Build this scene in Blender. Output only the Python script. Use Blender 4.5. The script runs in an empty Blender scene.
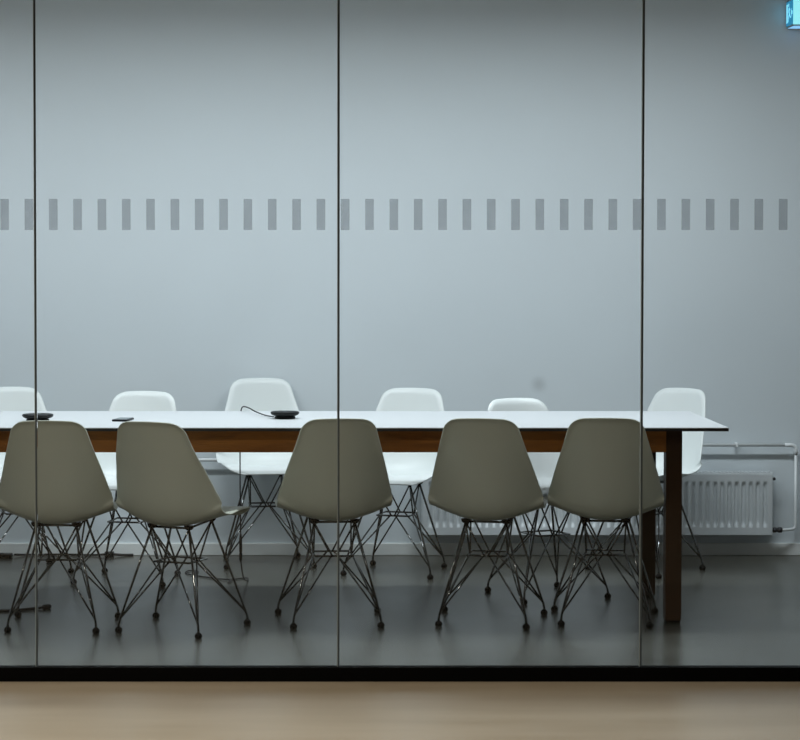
import bpy, bmesh, math
from mathutils import Vector, Matrix
PI = math.pi
sc = bpy.context.scene
COL = sc.collection

# ------------------------------------------------------------------ materials
def mat(name, color=(.5, .5, .5), rough=.5, metal=0.0, spec=.5, coat=0.0):
    m = bpy.data.materials.new(name); m.use_nodes = True
    b = m.node_tree.nodes['Principled BSDF']
    b.inputs['Base Color'].default_value = (*color, 1)
    b.inputs['Roughness'].default_value = rough
    b.inputs['Metallic'].default_value = metal
    b.inputs['Specular IOR Level'].default_value = spec
    b.inputs['Coat Weight'].default_value = coat
    return m

def noise_color(m, c1, c2, scale=(1, 1, 1), nscale=4.0, detail=4.0, lo=.35, hi=.65, bump=0.0, rough=None):
    nt = m.node_tree; N = nt.nodes; L = nt.links
    b = N['Principled BSDF']
    tc = N.new('ShaderNodeTexCoord'); mp = N.new('ShaderNodeMapping')
    mp.inputs['Scale'].default_value = scale
    no = N.new('ShaderNodeTexNoise'); no.inputs['Scale'].default_value = nscale; no.inputs['Detail'].default_value = detail
    cr = N.new('ShaderNodeValToRGB')
    cr.color_ramp.elements[0].position = lo; cr.color_ramp.elements[0].color = (*c1, 1)
    cr.color_ramp.elements[1].position = hi; cr.color_ramp.elements[1].color = (*c2, 1)
    L.new(tc.outputs['Object'], mp.inputs['Vector']); L.new(mp.outputs['Vector'], no.inputs['Vector'])
    L.new(no.outputs['Fac'], cr.inputs['Fac']); L.new(cr.outputs['Color'], b.inputs['Base Color'])
    if bump:
        bp = N.new('ShaderNodeBump'); bp.inputs['Strength'].default_value = bump; bp.inputs['Distance'].default_value = .002
        L.new(no.outputs['Fac'], bp.inputs['Height']); L.new(bp.outputs['Normal'], b.inputs['Normal'])
    if rough:
        mr = N.new('ShaderNodeMapRange'); mr.inputs['To Min'].default_value = rough[0]; mr.inputs['To Max'].default_value = rough[1]
        L.new(no.outputs['Fac'], mr.inputs['Value']); L.new(mr.outputs['Result'], b.inputs['Roughness'])
    return m

def wood(name, dark, light, ring_scale=9.0):
    m = mat(name, dark, .5, spec=.25)
    nt = m.node_tree; N = nt.nodes; L = nt.links; b = N['Principled BSDF']
    tc = N.new('ShaderNodeTexCoord'); mp = N.new('ShaderNodeMapping')
    mp.inputs['Scale'].default_value = (1.1, 7, 9)
    no = N.new('ShaderNodeTexNoise'); no.inputs['Scale'].default_value = 2.2; no.inputs['Detail'].default_value = 6; no.inputs['Distortion'].default_value = 1.4
    wv = N.new('ShaderNodeTexWave'); wv.wave_type = 'BANDS'; wv.bands_direction = 'Z'
    wv.inputs['Scale'].default_value = ring_scale; wv.inputs['Distortion'].default_value = 7; wv.inputs['Detail'].default_value = 3; wv.inputs['Detail Scale'].default_value = .8
    mx = N.new('ShaderNodeMix'); mx.data_type = 'FLOAT'; mx.inputs[0].default_value = .35
    cr = N.new('ShaderNodeValToRGB')
    cr.color_ramp.elements[0].position = .25; cr.color_ramp.elements[0].color = (*dark, 1)
    cr.color_ramp.elements[1].position = .75; cr.color_ramp.elements[1].color = (*light, 1)
    L.new(tc.outputs['Object'], mp.inputs['Vector']); L.new(mp.outputs['Vector'], no.inputs['Vector']); L.new(mp.outputs['Vector'], wv.inputs['Vector'])
    L.new(no.outputs['Fac'], mx.inputs[2]); L.new(wv.outputs['Fac'], mx.inputs[3])
    L.new(mx.outputs[0], cr.inputs['Fac']); L.new(cr.outputs['Color'], b.inputs['Base Color'])
    return m

def emit(name, color, strength):
    m = bpy.data.materials.new(name); m.use_nodes = True
    b = m.node_tree.nodes['Principled BSDF']
    b.inputs['Base Color'].default_value = (*[c * .6 for c in color], 1)
    b.inputs['Emission Color'].default_value = (*color, 1)
    b.inputs['Emission Strength'].default_value = strength
    return m

def glass(name, tint, ior=1.2, gl=1.0):
    m = bpy.data.materials.new(name); m.use_nodes = True
    nt = m.node_tree; N = nt.nodes; L = nt.links
    N.remove(N['Principled BSDF']); out = N['Material Output']
    tr = N.new('ShaderNodeBsdfTransparent'); tr.inputs['Color'].default_value = (*tint, 1)
    gs = N.new('ShaderNodeBsdfGlossy'); gs.inputs['Roughness'].default_value = 0.0
    gs.inputs['Color'].default_value = (gl, gl, gl, 1)
    fr = N.new('ShaderNodeFresnel'); fr.inputs['IOR'].default_value = ior
    mx = N.new('ShaderNodeMixShader')
    L.new(fr.outputs['Fac'], mx.inputs['Fac']); L.new(tr.outputs[0], mx.inputs[1]); L.new(gs.outputs[0], mx.inputs[2])
    L.new(mx.outputs[0], out.inputs['Surface'])
    return m

def film(name, tint, white, fac):
    m = bpy.data.materials.new(name); m.use_nodes = True
    nt = m.node_tree; N = nt.nodes; L = nt.links
    N.remove(N['Principled BSDF']); out = N['Material Output']
    tr = N.new('ShaderNodeBsdfTransparent'); tr.inputs['Color'].default_value = (*tint, 1)
    df = N.new('ShaderNodeBsdfDiffuse'); df.inputs['Color'].default_value = (*white, 1)
    mx = N.new('ShaderNodeMixShader'); mx.inputs['Fac'].default_value = fac
    L.new(tr.outputs[0], mx.inputs[1]); L.new(df.outputs[0], mx.inputs[2]); L.new(mx.outputs[0], out.inputs['Surface'])
    return m

# wall paint with one soft-edged round spot of darker colour
def wall_paint(name, color, dark_spot=None, radius=.05, amount=.3):
    m = noise_color(mat(name, color, .75, spec=.25), tuple(c * .985 for c in color), tuple(min(1, c * 1.015) for c in color), nscale=1.3)
    if dark_spot:
        nt = m.node_tree; N = nt.nodes; L = nt.links; b = N['Principled BSDF']
        src = b.inputs['Base Color'].links[0].from_socket
        tc = N.new('ShaderNodeTexCoord'); vm = N.new('ShaderNodeVectorMath'); vm.operation = 'DISTANCE'
        vm.inputs[1].default_value = dark_spot
        mr = N.new('ShaderNodeMapRange'); mr.interpolation_type = 'SMOOTHSTEP'
        mr.inputs['From Min'].default_value = 0; mr.inputs['From Max'].default_value = radius
        mr.inputs['To Min'].default_value = amount; mr.inputs['To Max'].default_value = 0
        mx = N.new('ShaderNodeMix'); mx.data_type = 'RGBA'
        mx.inputs[7].default_value = (*[c * .45 for c in color], 1)
        L.new(tc.outputs['Object'], vm.inputs[0]); L.new(vm.outputs['Value'], mr.inputs['Value'])
        L.new(mr.outputs['Result'], mx.inputs[0]); L.new(src, mx.inputs[6]); L.new(mx.outputs[2], b.inputs['Base Color'])
    return m

WALL = (.70, .755, .785)
M = dict(
    wall=wall_paint('cool grey wall paint', WALL, (1.124, 10.905, .807), .055, .42),
    wall_plain=wall_paint('plain wall paint', (.68, .71, .73)),
    foyer_wall=wall_paint('foyer wall paint', (.10, .095, .09)),
    ceiling=mat('ceiling white', (.8, .82, .83), .9, spec=.1),
    foyer_ceiling=mat('foyer ceiling', (.12, .12, .115), .9, spec=.1),
    floor=noise_color(mat('dark grey polished floor', (.08, .082, .08), .2), (.060, .060, .050), (.085, .084, .071), scale=(1, 1, 1), nscale=2.2, detail=6, rough=(.2, .3)),
    foyer_floor=noise_color(mat('tan linoleum', (.4, .31, .22), .3), (.49, .385, .255), (.60, .495, .36), scale=(.5, 2.6, 1), nscale=2.0, detail=3, lo=.3, hi=.7, rough=(.25, .4)),
    skirting=mat('skirting paint', (.86, .88, .86), .45),
    black=mat('black aluminium', (.002, .002, .002), .5, spec=.05),
    black_plastic=mat('black plastic', (.005, .006, .007), .4, spec=.25),
    rubber=mat('black rubber', (.003, .003, .003), .6, spec=.1),
    cable=mat('black cable', (.01, .011, .012), .5),
    grey_cable=mat('dark grey cable', (.05, .055, .06), .5),
    screen=mat('phone glass', (.12, .15, .17), .12),
    chrome=mat('chromed wire', (.17, .175, .175), .09, metal=1.0),
    shell_white=mat('white moulded plastic', (.80, .84, .83), .38),
    shell_grey=mat('grey moulded plastic', (.465, .485, .41), .38),
    top=mat('white laminate', (.60, .62, .635), .4),
    edge=mat('black laminate edge', (.012, .010, .010), .5),
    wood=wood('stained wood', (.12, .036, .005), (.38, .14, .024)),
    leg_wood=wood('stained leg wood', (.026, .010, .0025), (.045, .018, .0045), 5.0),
    radiator=mat('radiator enamel', (.74, .78, .80), .35),
    grille=mat('radiator grille', (.34, .37, .39), .5),
    pipe=mat('painted pipe', (.84, .87, .88), .35),
    brass=mat('valve metal', (.05, .05, .055), .35, metal=.6),
    joint=mat('glass joint silicone', (.045, .060, .068), .4),
    joint_edge=mat('polished glass edge', (.30, .34, .33), .25),
    glass=glass('clear partition glass', (.975, .983, .985)),
    film=film('grey frosted film', (.825, .83, .84), (.42, .43, .45), .08),
    sign_body=mat('sign housing', (.30, .38, .42), .4),
    sign_front=emit('sign lit edge', (.30, .84, .90), .95),
    sign_down=emit('sign lit underside', (.22, .50, .80), 1.1),
    sign_face=emit('sign lit face', (.015, .20, .36), 1.0),
    sign_pict=emit('sign lit pictogram', (.25, .78, 1.0), .9),
)

# ------------------------------------------------------------------ mesh helpers
def obj(name, bm, m, parent=None, smooth=False, loc=None):
    me = bpy.data.meshes.new(name)
    bmesh.ops.recalc_face_normals(bm, faces=bm.faces)
    bm.to_mesh(me); bm.free()
    for mm in (m if isinstance(m, (list, tuple)) else [m]): me.materials.append(mm)
    if smooth:
        for p in me.polygons: p.use_smooth = True
    o = bpy.data.objects.new(name, me); COL.objects.link(o)
    if parent: o.parent = parent
    if loc: o.location = loc
    return o

def box(bm, x0, x1, y0, y1, z0, z1, bevel=0.0, seg=2, mi=0):
    ret = bmesh.ops.create_cube(bm, size=1.0)
    vs = ret['verts']
    for v in vs:
        v.co = Vector(((x0 + x1) / 2 + v.co.x * (x1 - x0), (y0 + y1) / 2 + v.co.y * (y1 - y0), (z0 + z1) / 2 + v.co.z * (z1 - z0)))
    fs = {f for v in vs for f in v.link_faces}
    for f in fs: f.material_index = mi
    if bevel:
        es = {e for v in vs for e in v.link_edges}
        bmesh.ops.bevel(bm, geom=list(es), offset=bevel, segments=seg, affect='EDGES', profile=.5)
    return bm

def nb(): return bmesh.new()
def bx(*a, **k): return box(nb(), *a, **k)

def catmull(pts, n=8, closed=False):
    P = [Vector(p) for p in pts]; out = []
    k = len(P)
    for i in range(k if closed else k - 1):
        p0 = P[(i - 1) % k] if (closed or i > 0) else P[0] * 2 - P[1]
        p1 = P[i]; p2 = P[(i + 1) % k]
        p3 = P[(i + 2) % k] if (closed or i + 2 < k) else P[-1] * 2 - P[-2]
        for j in range(n):
            t = j / n
            out.append(.5 * ((2 * p1) + (p2 - p0) * t + (2 * p0 - 5 * p1 + 4 * p2 - p3) * t * t + (3 * p1 - p0 - 3 * p2 + p3) * t ** 3))
    if not closed: out.append(P[-1].copy())
    return out

def tube(bm, pts, r, seg=8, closed=False):
    P = [Vector(p) for p in pts]; n = len(P)
    rad = r if isinstance(r, (list, tuple)) else [r] * n
    tang = []
    for i in range(n):
        a = P[(i - 1) % n] if (closed or i) else P[i]
        b = P[(i + 1) % n] if (closed or i < n - 1) else P[i]
        tang.append((b - a).normalized())
    up = Vector((0, 0, 1)) if abs(tang[0].z) < .9 else Vector((1, 0, 0))
    nrm = (up - tang[0] * up.dot(tang[0])).normalized()
    rings = []
    for i in range(n):
        nrm = (nrm - tang[i] * nrm.dot(tang[i])).normalized()
        bi = tang[i].cross(nrm)
        rings.append([bm.verts.new(P[i] + (nrm * math.cos(2 * PI * k / seg) + bi * math.sin(2 * PI * k / seg)) * rad[i]) for k in range(seg)])
    for i in range(n if closed else n - 1):
        A = rings[i]; B = rings[(i + 1) % n]
        for k in range(seg):
            bm.faces.new((A[k], A[(k + 1) % seg], B[(k + 1) % seg], B[k]))
    if not closed:
        bm.faces.new(rings[0][::-1]); bm.faces.new(rings[-1])
    return bm

def lathe(bm, prof, seg=32, c=(0, 0, 0)):
    rings = []
    for (r, z) in prof:
        if r < 1e-6: rings.append([bm.verts.new((c[0], c[1], c[2] + z))])
        else: rings.append([bm.verts.new((c[0] + r * math.cos(2 * PI * k / seg), c[1] + r * math.sin(2 * PI * k / seg), c[2] + z)) for k in range(seg)])
    for A, B in zip(rings, rings[1:]):
        for k in range(seg):
            k2 = (k + 1) % seg
            if len(A) == 1 and len(B) == 1: continue
            if len(A) == 1: bm.faces.new((A[0], B[k2], B[k]))
            elif len(B) == 1: bm.faces.new((A[k], A[k2], B[0]))
            else: bm.faces.new((A[k], A[k2], B[k2], B[k]))
    if len(rings[0]) > 1: bm.faces.new(rings[0][::-1])
    if len(rings[-1]) > 1: bm.faces.new(rings[-1])
    return bm

def poly_prism(bm, pts, a0, a1, axis='x'):
    """polygon in the plane across `axis`, given real thickness"""
    def mk(p, a):
        return (a, p[0], p[1]) if axis == 'x' else (p[0], a, p[1])
    A = [bm.verts.new(mk(p, a0)) for p in pts]; B = [bm.verts.new(mk(p, a1)) for p in pts]
    bm.faces.new(A); bm.faces.new(B[::-1])
    n = len(pts)
    for i in range(n): bm.faces.new((A[i], B[i], B[(i + 1) % n], A[(i + 1) % n]))
    return bm

def tag(o, label, cat, group=None):
    o['label'] = label; o['category'] = cat
    if group: o['group'] = group
    return o

def thing(name, label, cat, loc=(0, 0, 0), rz=0, group=None):
    o = bpy.data.objects.new(name, None); COL.objects.link(o)
    o.empty_display_size = .1; o.location = loc; o.rotation_euler = (0, 0, rz)
    return tag(o, label, cat, group)

def struct(name, bm, m, smooth=False):
    o = obj(name, bm, m, None, smooth); o['kind'] = 'structure'; return o

# ------------------------------------------------------------------ the setting
WY = 10.905            # face of the back wall
GY = 7.75            # glass plane
CZ = 3.0
XL, XR = -4.2, 4.4
YB = -1.6
struct('floor', bx(XL, XR, GY + .005, WY, -.1, 0), M['floor'])
struct('floor_foyer', bx(XL, XR, YB, GY + .005, -.1, 0), M['foyer_floor'])
struct('wall_back', bx(XL - .15, XR + .15, WY, WY + .15, -.1, CZ), M['wall'])
struct('wall_left', bx(XL - .15, XL, GY, WY, -.1, CZ), M['wall_plain'])
struct('wall_right', bx(XR, XR + .15, GY, WY, -.1, CZ), M['wall_plain'])
struct('wall_left_foyer', bx(XL - .15, XL, YB, GY, -.1, CZ), M['foyer_wall'])
struct('wall_right_foyer', bx(XR, XR + .15, YB, GY, -.1, CZ), M['foyer_wall'])
struct('wall_front', bx(XL - .15, XR + .15, YB - .15, YB, -.1, CZ), M['foyer_wall'])
struct('ceiling', bx(XL - .15, XR + .15, GY, WY + .15, CZ, CZ + .12), M['ceiling'])
struct('ceiling_foyer', bx(XL - .15, XR + .15, YB - .15, GY, CZ, CZ + .12), M['foyer_ceiling'])
struct('baseboard_back', bx(XL, XR, WY - .014, WY, 0, .058, bevel=.003), M['skirting'])
# floor and ceiling channel of the glass partition
struct('trim_1', bx(XL, XR, GY - .022, GY + .022, 0, .0475, bevel=.002), M['black'])
struct('trim_2', bx(XL, XR, GY - .022, GY + .022, CZ - .05, CZ, bevel=.002), M['black'])
# panes, joints, stripes
joints = [-2.860, -1.872, -.8835, .1285, 1.1430, 2.131, 3.119]
P0 = -.9181; PW = (1.5964 + .9181) / 31
SW = .0287
stripe_x = [P0 + PW * k for k in range(-30, 62)]
nwin = 0
for a, b in zip([XL] + joints, joints + [XR]):
    nwin += 1
    w = struct('window_%d' % nwin, bx(a + .004, b - .004, GY - .006, GY + .006, .030, CZ - .03), M['glass'])
    if -3.0 < a and b < 3.2:
        for x in stripe_x:
            x0, x1 = max(x, a + .005), min(x + SW, b - .005)
            if x1 - x0 < .012: continue
            obj('frosted_stripe', bx(x0, x1, GY - .0072, GY - .0064, 1.5127, 1.6161), M['film'], w)
for i, x in enumerate(joints):
    t = struct('trim_%d' % (i + 3), bx(x - .0022, x + .0038, GY - .0062, GY + .0062, .04, CZ - .04), M['joint'])
    obj('glass_edge', bx(x - .0042, x - .0024, GY - .0062, GY + .0062, .04, CZ - .04), M['joint_edge'], t)

# ------------------------------------------------------------------ chair
def ss01(k):
    k = min(1, max(0, k)); return k * k * (3 - 2 * k)

def shell_bm():
    prof = catmull([(.224, .419), (.216, .439), (.192, .450), (.142, .451), (.060, .437), (-.030, .413), (-.095, .406),
                    (-.152, .424), (-.188, .475), (-.208, .550), (-.225, .630), (-.245, .720), (-.265, .810)], 10)
    prof = [Vector((p.x, p.y)) for p in [Vector((q[0], q[1], 0)) for q in prof]]
    S = [0]
    for a, b in zip(prof, prof[1:]): S.append(S[-1] + (b - a).length)
    T = S[-1]
    def at(s):
        s = min(max(s, 0), T)
        for i in range(len(S) - 1):
            if s <= S[i + 1]:
                f = (s - S[i]) / (S[i + 1] - S[i]); return prof[i].lerp(prof[i + 1], f), (prof[i + 1] - prof[i]).normalized()
        return prof[-1], (prof[-1] - prof[-2]).normalized()
    def lin(s, tab):
        f = s / T
        for (a, va), (b, vb) in zip(tab, tab[1:]):
            if f <= b:
                k = (f - a) / (b - a); k = k
                return va + (vb - va) * k
        return tab[-1][1]
    WT = [(0, .200), (.12, .213), (.3, .218), (.50, .2195), (.60, .213), (.70, .194), (.80, .172), (.90, .151), (1, .131)]
    LT = [(0, .004), (.12, .010), (.3, .034), (.42, .068), (.52, .098), (.60, .098), (.70, .074), (.82, .045), (1, .022)]
    rows = []
    k = 44
    for i in range(k + 1):
        f = i / k
        rows.append(T * (.5 - .5 * math.cos(PI * f)) * .82 + T * f * .18)
    us = [-1 + 2 * j / 26 for j in range(27)]
    us = [math.sin(u * PI / 2) * .5 + u * .5 for u in us]
    bm = nb(); g = []; nrm = {}
    RF, RT = .080, .042
    for s in rows:
        w = lin(s, WT); lift = lin(s, LT)
        if s < RF: w = w - RF + math.sqrt(max(0, RF * RF - (RF - s) ** 2))
        if T - s < RT: w = w - RT + math.sqrt(max(0, RT * RT - (RT - (T - s)) ** 2))
        dmin_s = min(s, T - s)
        row = []
        W0 = lin(s, WT)
        for u in us:
            x = abs(u) * w; ux = min(1, x / W0)
            crown = .012 * ux * ux * max(0, (s / T - .8) / .2)
            p, t = at(s - crown)
            n = Vector((t.y, -t.x))
            dx = W0 - x; ds, RR = (T - s, RT) if s > T / 2 else (s, RF)
            if dx < RR and ds < RR: lip = max(0, RR - math.hypot(RR - dx, RR - ds))
            else: lip = min(dx, ds) if s > T / 2 else dx
            fl = -(.003 + .005 * ss01((s / T - .72) / .15)) * max(0, 1 - lip / .022) ** 1.6
            off = lift * ux ** 2.0 + fl
            if s < .06: off += -.012 * ux ** 3 * (1 - s / .06)
            q = p + n * off
            vt = bm.verts.new((u * w, q.x, q.y)); row.append(vt)
            sl = 2 * lift * math.copysign(ux, u) / W0
            nrm[vt] = Vector((-sl, n.x, n.y)).normalized()
        g.append(row)
    for a, b in zip(g, g[1:]):
        for j in range(len(us) - 1): bm.faces.new((a[j], a[j + 1], b[j + 1], b[j]))
    # real thickness with a rounded rim
    th = .0055
    top = [[v for v in r] for r in g]
    low = [[bm.verts.new(v.co - nrm[v] * th) for v in r] for r in g]
    R, Cn = len(g), len(us)
    for i in range(R - 1):
        for j in range(Cn - 1): bm.faces.new((low[i][j], low[i + 1][j], low[i + 1][j + 1], low[i][j + 1]))
    rim = [(0, j) for j in range(Cn)] + [(i, Cn - 1) for i in range(1, R)] + [(R - 1, j) for j in range(Cn - 2, -1, -1)] + [(i, 0) for i in range(R - 2, 0, -1)]
    n = len(rim)
    mids = []
    for k_ in range(n):
        i, j = rim[k_]; ip, jp = rim[k_ - 1]; i2, j2 = rim[(k_ + 1) % n]
        a = (top[i][j].co + low[i][j].co) / 2
        tg = top[i2][j2].co - top[ip][jp].co
        o = tg.cross(nrm[top[i][j]])
        o = o.normalized() if o.length > 1e-8 else Vector((0, 0, 0))
        ii = min(max(i, 2), R - 3); jj = min(max(j, 2), Cn - 3)
        if o.dot(top[i][j].co - top[ii][jj].co) < 0: o = -o
        mids.append(bm.verts.new(a + o * th * .5))
    for k_ in range(n):
        i, j = rim[k_]; i2, j2 = rim[(k_ + 1) % n]
        bm.faces.new((top[i][j], top[i2][j2], mids[(k_ + 1) % n], mids[k_]))
        bm.faces.new((mids[k_], mids[(k_ + 1) % n], low[i2][j2], low[i][j]))
    return bm

MOUNT = {(-1, -1): (-.078, -.085, .396), (1, -1): (.078, -.085, .396), (-1, 1): (-.083, .095, .410), (1, 1): (.083, .095, .410)}
FOOT = {(-1, -1): (-.166, -.185), (1, -1): (.166, -.185), (-1, 1): (-.196, .172), (1, 1): (.196, .172)}
NODE_Z = .262; NODE_R = .074

def make_chair(shell_mat, label, group):
    t = thing('shell_chair', label, 'chair', group=group)
    obj('shell', shell_bm(), shell_mat, t, True)
    obj('seat_frame', tube(nb(), [MOUNT[(-1, -1)], MOUNT[(1, -1)], MOUNT[(1, 1)], MOUNT[(-1, 1)]], .0045, 8, True), M['chrome'], t, True)
    for k, (mx, my, mz) in MOUNT.items():
        obj('shock_mount', lathe(nb(), [(.011, mz - .006), (.017, mz), (.019, mz + .010)], 16, (mx, my, 0)), M['rubber'], t, True)
    for k, (fx, fy) in FOOT.items():
        m = Vector(MOUNT[k])
        top = m
        bot = Vector((fx, fy, .045))
        pts = [top, top.lerp(bot, .5), bot, Vector((fx * 1.012, fy * 1.012, .030)), Vector((fx * 1.012, fy * 1.012, .010))]
        l = obj('leg', tube(nb(), pts, .0048, 8), M['chrome'], t, True)
        obj('foot_glide', lathe(nb(), [(.0085, 0), (.0130, .003), (.0150, .009), (.0138, .015), (.0100, .020), (.0055, .023)], 16, (fx * 1.012, fy * 1.012, 0)), M['rubber'], l, True)
    obj('stretcher', tube(nb(), [(-NODE_R, -NODE_R, NODE_Z), (NODE_R, -NODE_R, NODE_Z), (NODE_R, NODE_R, NODE_Z), (-NODE_R, NODE_R, NODE_Z)], .0040, 8, True), M['chrome'], t, True)
    for (a, b, nd) in (((-1, -1), (1, -1), (0, -NODE_R)), ((-1, 1), (1, 1), (0, NODE_R)), ((-1, -1), (-1, 1), (-NODE_R, 0)), ((1, -1), (1, 1), (NODE_R, 0))):
        bm = nb()
        for k, other, off in ((a, b, -1), (b, a, 1)):
            dirv = Vector((1, 0)) if nd[0] == 0 else Vector((0, 1))
            n1 = Vector((nd[0], nd[1], NODE_Z))
            d = Vector((dirv.x, dirv.y, 0)) * .012 * off
            foot = Vector((FOOT[k][0], FOOT[k][1], .050)); mt = Vector(MOUNT[k])
            tube(bm, [foot, n1 + d], .0036, 8)
            tube(bm, [n1 + d * .6, mt + Vector((0, 0, -.004))], .0036, 8)
        obj('cross_brace', bm, M['chrome'], t, True)
    return t

def copy_tree(o, parent=None):
    c = o.copy(); COL.objects.link(c)
    if parent: c.parent = parent
    for ch in list(o.children): copy_tree(ch, c)
    return c

GN, GF = 'grey shell chairs along the near side of the table', 'white shell chairs along the far side of the table'
near = [  # x, y, turn to the right (deg), label
    (-.923, 8.890, 4, 'grey moulded wire-leg chair seen from behind, leftmost of the near row, under the left speakerphone'),
    (-.455, 8.815, 24, 'grey moulded chair of the near row turned right, showing the edge of its seat'),
    (.126, 8.995, -5, 'grey moulded chair of the near row seen from behind, crossed by the middle glass joint'),
    (.735, 9.000, 12, 'grey moulded chair of the near row seen from behind, second from the table leg'),
    (1.192, 9.025, 7, 'grey moulded chair of the near row seen from behind, right beside the front table leg'),
]
far = [
    (-1.262, 10.415, 17, 'white moulded chair facing the table at the left edge of the picture, behind a speakerphone'),
    (-.746, 10.090, -12, 'white moulded chair facing the table, just behind the flat phone'),
    (-.155, 10.618, 7, 'white moulded chair pushed back against the wall, behind the corded speakerphone'),
    (.435, 10.330, -18, 'white moulded chair across the table, the first one right of the middle glass joint'),
    (1.022, 9.635, 24, 'white moulded chair pushed far under the table, only its low top showing'),
    (1.560, 10.390, -46, 'white moulded chair turned left at the right end of the table, near radiator'),
]
proto = {}
for rowi, (lst, mt, grp) in enumerate(((near, M['shell_grey'], GN), (far, M['shell_white'], GF))):
    for i, (x, y, deg, label) in enumerate(lst):
        if i == 0: c = proto[rowi] = make_chair(mt, label, grp)
        else: c = copy_tree(proto[rowi])
        c['label'] = label
        c.location = (x, y, 0)
        a = math.radians(deg)
        c.rotation_euler = (0, 0, -a if rowi == 0 else PI + a)
        if rowi == 1 and i == 2: c.scale = (1, 1, 1.035)

# ------------------------------------------------------------------ table
TZ = .7655; TX0, TX1 = -2.75, 1.637; TY0, TY1 = 8.838, 9.725
t = thing('conference_table', 'long white-topped conference table with dark wooden apron and square wooden legs', 'table', ((TX0 + TX1) / 2, (TY0 + TY1) / 2, 0))
ox, oy = (TX0 + TX1) / 2, (TY0 + TY1) / 2
def tb(x0, x1, y0, y1, z0, z1, **k): return bx(x0 - ox, x1 - ox, y0 - oy, y1 - oy, z0, z1, **k)
tt = obj('tabletop', tb(TX0, TX1, TY0, TY1, TZ - .003, TZ), M['top'], t)
obj('edge_band', tb(TX0, TX1, TY0, TY1, TZ - .014, TZ - .003), M['edge'], tt)
LW = .062; IX = .163; IY = .085
lx1, lx0 = TX1 - IX, TX0 + IX
ap = .088; az1 = TZ - .014; az0 = az1 - ap
obj('apron', tb(lx0 + LW, lx1 - LW, TY0 + IY, TY0 + IY + .03, az0, az1, bevel=.0015), M['wood'], t)
obj('apron', tb(lx0 + LW, lx1 - LW, TY1 - IY - .03, TY1 - IY, az0, az1, bevel=.0015), M['wood'], t)
obj('apron', tb(lx1 - .03, lx1, TY0 + IY + LW, TY1 - IY - LW, az0, az1, bevel=.0015), M['wood'], t)
obj('apron', tb(lx0, lx0 + .03, TY0 + IY + LW, TY1 - IY - LW, az0, az1, bevel=.0015), M['wood'], t)
for x in (lx0, lx1 - LW):
    for y in (TY0 + IY, TY1 - IY - LW):
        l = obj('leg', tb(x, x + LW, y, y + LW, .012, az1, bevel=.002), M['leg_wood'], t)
        obj('foot_pad', tb(x + .004, x + LW - .004, y + .004, y + LW - .004, 0, .012), M['black'], l)

# ------------------------------------------------------------------ things on the table
def puck(loc, label, dia):
    lathe_k = lambda pr: [(a, b * .78) for a, b in pr]
    p = thing('speakerphone', label, 'speakerphone', loc, 0, 'speakerphones on the table')
    r = dia / 2
    obj('base', lathe(nb(), lathe_k([(r * .66, 0), (r * .72, .002), (r * .74, .010), (r * .55, .016)]), 40), M['black_plastic'], p, True)
    b = obj('body', lathe(nb(), lathe_k([(r * .55, .0145), (r * .80, .016), (r * .95, .022), (r, .029), (r * .985, .034), (r * .93, .037), (r * .88, .0372), (r * .3, .0372), (0, .0372)]), 48), M['black_plastic'], p, True)
    obj('speaker_grille', lathe(nb(), lathe_k([(r * .80, .0370), (r * .78, .0380), (r * .3, .0386), (0, .0387)]), 40), M['cable'], b, True)
    obj('touch_panel', lathe(nb(), lathe_k([(r * .20, .0384), (r * .19, .0396), (0, .0397)]), 24), M['screen'], b, True)
    return p
puck((-1.038, 9.165, TZ), 'round black speakerphone on the table at the left, crossed by the left glass joint', .124)
puck((-.0605, 9.305, TZ), 'round black speakerphone with a cord, on the table before the wall-side chair', .116)
cab = thing('audio_cord', 'thin dark cord running from the speakerphone over the table edge down to the floor', 'cord', (-.0605, 9.335, 0))
def rel(pts): return [(x + .0605, y - 9.335, z) for x, y, z in pts]
obj('upper_cord', tube(nb(), catmull(rel([(-.1065, 9.311, TZ + .007), (-.14, 9.40, TZ + .006), (-.18, 9.50, TZ + .013), (-.212, 9.60, TZ + .022), (-.236, 9.69, TZ + .021),
    (-.246, 9.725, TZ + .008), (-.251, 9.735, TZ - .03), (-.252, 9.735, TZ - .12), (-.252, 9.735, .45), (-.250, 9.735, .24)]), 8), .0028, 8), M['cable'], cab, True)
obj('plug_coupler', lathe(nb(), [(.003, .13), (.0065, .14), (.0065, .165), (.005, .168), (.0065, .172), (.0065, .225), (.004, .245)], 12, rel([(-.250, 9.735, 0)])[0]), M['black_plastic'], cab, True)
obj('lower_cord', tube(nb(), catmull(rel([(-.250, 9.735, .14), (-.245, 9.80, .075), (-.238, 9.90, .030), (-.228, 10.05, .004), (-.232, 10.12, .004), (-.265, 10.11, .004), (-.300, 10.06, .004), (-.312, 10.00, .004), (-.302, 9.99, .004),
    (-.306, 10.06, .006), (-.36, 10.10, .004), (-.42, 10.16, .004), (-.48, 10.22, .004), (-.51, 10.30, .004), (-.49, 10.36, .004), (-.455, 10.32, .004), (-.47, 10.27, .004)]), 8), .003, 8), M['cable'], cab, True)

ph = thing('mobile_phone', 'flat dark phone lying on the table behind the second near chair', 'phone', (-.7035, 9.20, TZ), math.radians(-10))
bm = bx(-.031, .031, -.058, .058, 0, .0085, bevel=.0035, seg=3)
obj('body', bm, M['black_plastic'], ph, True)
obj('screen', bx(-.027, .027, -.053, .053, .0078, .0088), M['screen'], ph)

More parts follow.
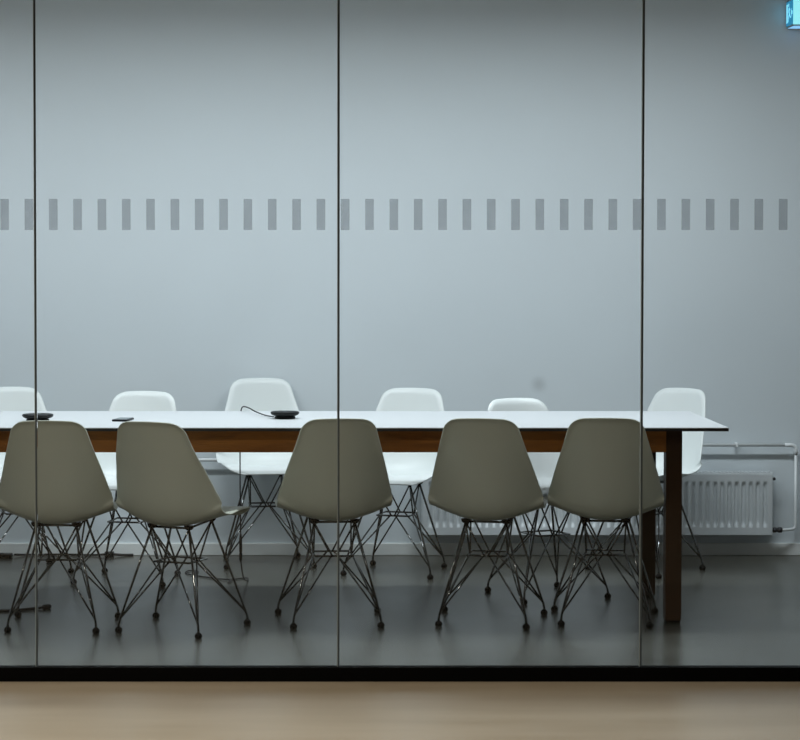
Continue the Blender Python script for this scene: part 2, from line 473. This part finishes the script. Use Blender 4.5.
# ------------------------------------------------------------------ radiator with its pipework
RX0, RX1, RZ0, RZ1, RY = .575, 2.205, .105, .397, 10.80      # front face at RY
rad = thing('radiator', 'long low grey panel radiator with upright flutes on the wall under the table line', 'radiator', ((RX0 + RX1) / 2, 10.835, 0))
rx, ry = (RX0 + RX1) / 2, 10.835
bm = nb()
pitch = .0333; nfl = int((RX1 - RX0 - .03) / pitch); start = (RX0 + RX1) / 2 - nfl * pitch / 2
xs = [RX0]
for k in range(nfl):
    for f in (.0, .14, .24, .36, .5, .64, .76, .86): xs.append(start + (k + f) * pitch)
xs += [start + nfl * pitch, RX1]
zs = [RZ0, RZ0 + .004, RZ0 + .036, RZ0 + .040, RZ0 + .047, RZ0 + .056, RZ0 + .066, RZ0 + .15, RZ1 - .064, RZ1 - .054, RZ1 - .045, RZ1 - .038, RZ1 - .034, RZ1 - .004, RZ1]
def ss(a, b, v):
    k = min(1, max(0, (v - a) / (b - a))); return k * k * (3 - 2 * k)
grid = []
for z in zs:
    row = []
    for x in xs:
        d = 0
        u = (x - start) / pitch
        if 0 < u < nfl:
            u -= math.floor(u)
            hor = ss(.14, .36, u) * (1 - ss(.64, .86, u))
            narrow = ss(RZ0 + .034, RZ0 + .066, z) * (1 - ss(RZ1 - .064, RZ1 - .034, z))
            d = .013 * hor * narrow
        if z in (zs[0], zs[-1]): d += .004
        row.append(bm.verts.new((x - rx, RY + d - ry, z)))
    grid.append(row)
for a, b in zip(grid, grid[1:]):
    for j in range(len(xs) - 1): bm.faces.new((a[j], a[j + 1], b[j + 1], b[j]))
back = [bm.verts.new((x - rx, RY + .02 - ry, z)) for x, z in ((RX0, RZ0), (RX1, RZ0), (RX1, RZ1), (RX0, RZ1))]
bm.faces.new(back)
bm.faces.new([back[0], back[1]] + grid[0][::-1]); bm.faces.new([back[3], back[2]] + grid[-1][::-1])
bm.faces.new([back[0], back[3]] + [r[0] for r in grid[::-1]]); bm.faces.new([back[1], back[2]] + [r[-1] for r in grid[::-1]])
obj('front_panel', bm, M['radiator'], rad, False)
obj('rear_panel', bx(RX0 - rx + .01, RX1 - rx - .01, .035, .048, RZ0 + .004, RZ1 - .01, bevel=.003), M['radiator'], rad)
for x in (RX0, RX1): obj('side_cover', bx(x - rx - .004, x - rx + .004, RY + .004 - ry, .05, RZ0 - .002, RZ1 + .004, bevel=.002), M['radiator'], rad)
tg = nb()
box(tg, RX0 - rx, RX1 - rx, RY - ry + .003, RY - ry + .010, RZ1 - .006, RZ1 + .003)
box(tg, RX0 - rx, RX1 - rx, .042, .049, RZ1 - .006, RZ1 + .003)
k = RX0 - rx + .008
while k < RX1 - rx:
    box(tg, k, k + .006, RY - ry + .008, .044, RZ1 - .004, RZ1 + .0015); k += .018
obj('top_grille', tg, M['radiator'], rad)
for x in (RX0 + .2, RX1 - .2): obj('wall_bracket', bx(x - rx - .015, x - rx + .015, .045, WY - ry - .002, RZ0 + .03, RZ1 - .03), M['grille'], rad)
obj('bleed_plug', lathe(nb(), [(.007, 0), (.007, .012), (.003, .016)], 12), M['brass'], rad, True, loc=(RX1 + .004 - rx, RY + .02 - ry, RZ1 - .028)).rotation_euler = (0, PI / 2, 0)
v = obj('valve', lathe(nb(), [(.008, 0), (.008, .006), (.012, .007), (.012, .020), (.009, .022), (.009, .028), (.013, .030), (.013, .046), (.008, .050)], 14), M['brass'], rad, True, loc=(RX1 + .003 - rx, RY + .022 - ry, RZ0 + .024))
v.rotation_euler = (0, PI / 2, 0)

PY = WY - .045
PZ = .5245
pp = thing('heating_pipe', 'thin grey painted heating pipe along the wall, dropping down beside the radiator', 'pipe', (2.327, PY, 0))
def prel(pts): return [(x - 2.327, y - PY, z) for x, y, z in pts]
def corner(a, c, b, r=.03):
    a, b, c = Vector(a), Vector(b), Vector(c); da = (a - c).normalized(); db = (b - c).normalized()
    out = []
    for i in range(7):
        t_ = i / 6; p0 = c + da * r; p1 = c + db * r
        out.append(p0 * (1 - t_) ** 2 + c * 2 * t_ * (1 - t_) + p1 * t_ ** 2)
    return out
A = (-4.15, PY, .4545); B1_ = (.10, PY, .4545); B2_ = (.10, PY, PZ); Cc = (2.327, PY, PZ); D = (2.327, PY, RZ0 + .024)
path = [Vector(A)] + corner(A, B1_, B2_) + corner(B1_, B2_, Cc) + [Vector((2.29, PY, PZ))]
obj('horizontal_run', tube(nb(), prel(path), .0075, 12), M['pipe'], pp, True)
E = (RX1 + .0535, RY + .022, RZ0 + .024)
path = [Vector((2.327, PY, PZ - .03))] + corner(Cc, D, E, .022) + [Vector(E)]
obj('drop_pipe', tube(nb(), prel(path), .0070, 12), M['pipe'], pp, True)
obj('elbow', tube(nb(), prel([Vector((2.275, PY, PZ))] + corner((2.2, PY, PZ), Cc, D, .026) + [Vector((2.327, PY, PZ - .045))]), .0095, 12), M['pipe'], pp, True)
for x in (-1.9, 1.35, 2.05):
    z = PZ if x > .1 else .4545
    obj('pipe_clip', bx(x - 2.327 - .006, x - 2.327 + .006, -.009, .043, z - .010, z + .010, bevel=.002), M['pipe'], pp)

# ------------------------------------------------------------------ leads on the floor
ps = thing('power_strip', 'black power strip lying on the floor by the skirting at the left picture edge', 'power strip', (-1.40, 10.80, 0))
obj('body', bx(-.16, .055, -.028, .028, 0, .022, bevel=.005), M['black_plastic'], ps)
for k in range(3): obj('socket', lathe(nb(), [(.016, .0215), (.015, .0235), (.011, .0225), (0, .0222)], 20, (-.12 + k * .06, 0, 0)), M['cable'], ps, True)
pa = thing('power_adapter', 'small black power adapter with its lead lying along the skirting', 'adapter', (-.895, 10.845, 0))
obj('body', bx(-.022, .022, -.02, .02, 0, .024, bevel=.004), M['black_plastic'], pa)
obj('lead', tube(nb(), catmull([(-.02, 0, .012), (-.08, .02, .006), (-.2, .035, .006), (-.34, .03, .006), (-.41, .022, .007), (-.444, -.01, .012)], 8), .005, 8), M['cable'], pa, True)
obj('short_lead', tube(nb(), catmull([(.02, 0, .012), (.05, .01, .008), (.08, .02, .006), (.11, .03, .005)], 6), .006, 8), M['cable'], pa, True)
fl = thing('floor_cable', 'thick black cable on the floor under the leftmost near chair, ending in a plug', 'cable', (-1.03, 9.275, 0))
obj('lead', tube(nb(), catmull([(0, 0, .008), (-.04, -.02, .006), (-.1, -.05, .0055), (-.18, -.07, .0055), (-.3, -.08, .0055), (-.6, -.05, .0055)], 8), .0055, 8), M['cable'], fl, True)
obj('plug', lathe(nb(), [(.004, -.02), (.010, -.012), (.010, .014), (.005, .02)], 12), M['cable'], fl, True, loc=(.012, .006, .010)).rotation_euler = (PI / 2, 0, math.radians(-62))

# ------------------------------------------------------------------ exit sign
SX0, SX1, SY0, SY1, SZ0, SZ1 = 2.274, 2.340, 10.742, 10.9045, 2.474, 2.602
es = thing('exit_sign', 'lit blue-green emergency exit sign standing out from the wall, top right corner', 'exit sign', (2.307, 10.905, SZ0))
def sb(x0, x1, y0, y1, z0, z1, **k): return bx(x0 - 2.307, x1 - 2.307, y0 - 10.905, y1 - 10.905, z0 - SZ0, z1 - SZ0, **k)
obj('housing', sb(SX0 + .002, SX1 - .002, SY0 + .003, SY1, SZ0, SZ1, bevel=.002), M['sign_body'], es)
obj('front_diffuser', sb(SX0 + .001, SX1, SY0 - .001, SY0 + .003, SZ0 + .006, SZ1 - .002), M['sign_front'], es)
obj('light_window', sb(SX0 + .006, SX1 - .006, SY0 + .012, SY1 - .02, SZ0 - .001, SZ0 + .002), M['sign_down'], es)
fc = obj('sign_face', sb(SX0 - .001, SX0 + .002, SY0 + .004, SY1 - .012, SZ0 + .009, SZ1 - .008), M['sign_face'], es)
# running figure, doorway and arrow (z, y on the face); the face reads from the left
fx = SX0 - 2.307 - .0012
def face(pts): return [(y - .165, z) for y, z in pts]
bm = nb()
poly_prism(bm, face([(.112, .022), (.142, .022), (.142, .108), (.112, .108)]), fx - .0008, fx, 'x')
obj('doorway', bm, M['sign_pict'], es)
bm = nb()
for pts in ([(.070, .060), (.086, .062), (.092, .088), (.078, .092)],                      # trunk
            [(.070, .062), (.084, .060), (.100, .046), (.094, .040)], [(.094, .047), (.100, .046), (.106, .026), (.099, .024)],     # front leg
            [(.070, .064), (.080, .058), (.062, .042), (.056, .048)], [(.062, .050), (.062, .041), (.044, .040), (.044, .046)],     # rear leg
            [(.078, .090), (.080, .084), (.062, .074), (.060, .080)], [(.088, .088), (.091, .082), (.106, .074), (.104, .068)]):     # arms
    poly_prism(bm, face(pts), fx - .0008, fx, 'x')
hd = [(.091 + .0085 * math.cos(a * PI / 6), .102 + .0085 * math.sin(a * PI / 6)) for a in range(12)]
poly_prism(bm, face(hd), fx - .0008, fx, 'x')
obj('running_figure', bm, M['sign_pict'], es)
bm = nb()
poly_prism(bm, face([(.012, .056), (.028, .056), (.028, .044), (.042, .064), (.028, .084), (.028, .072), (.012, .072)]), fx - .0008, fx, 'x')
obj('arrow', bm, M['sign_pict'], es)

# ------------------------------------------------------------------ light
def area(name, loc, sx, sy, power, color, spread=180, rot=(0, 0, 0)):
    l = bpy.data.lights.new(name, 'AREA'); l.shape = 'RECTANGLE'; l.size = sx; l.size_y = sy
    l.energy = power; l.color = color; l.spread = math.radians(spread)
    o = bpy.data.objects.new(name, l); COL.objects.link(o); o.location = loc; o.rotation_euler = rot
    return o
COOL = (.87, .955, 1.0)
for i, x in enumerate((-1.9, -.15, 1.55)):
    area('room_lamp', (x, 9.22, 2.72), 1.25, .2, 31, COOL, 170)
for i, x in enumerate((-2.9, -.3)):
    area('foyer_lamp', (x, 4.2, 2.96), 1.2, .3, 70, (1.0, .93, .82), 150)

w = bpy.data.worlds.new('World'); sc.world = w; w.use_nodes = True
w.node_tree.nodes['Background'].inputs['Color'].default_value = (.02, .02, .02, 1)

# ------------------------------------------------------------------ camera (a crop of a longer-lens frame)
cam = bpy.data.cameras.new('Camera'); co = bpy.data.objects.new('Camera', cam); COL.objects.link(co)
F = 2320
cam.sensor_fit = 'HORIZONTAL'; cam.sensor_width = 36; cam.lens = 36 * F / 800
p = math.atan(.035)
co.location = (0, 0, 1.4626); co.rotation_euler = (PI / 2 - p, 0, 0)
cam.shift_x = (400 - 300) / 800
cam.shift_y = -(370 - (245 + F * .035)) / 800
cam.clip_end = 100
sc.camera = co
sc.view_settings.view_transform = 'Standard'; sc.view_settings.look = 'None'
sc.view_settings.exposure = 0; sc.view_settings.gamma = 1; sc.view_settings.use_curve_mapping = False
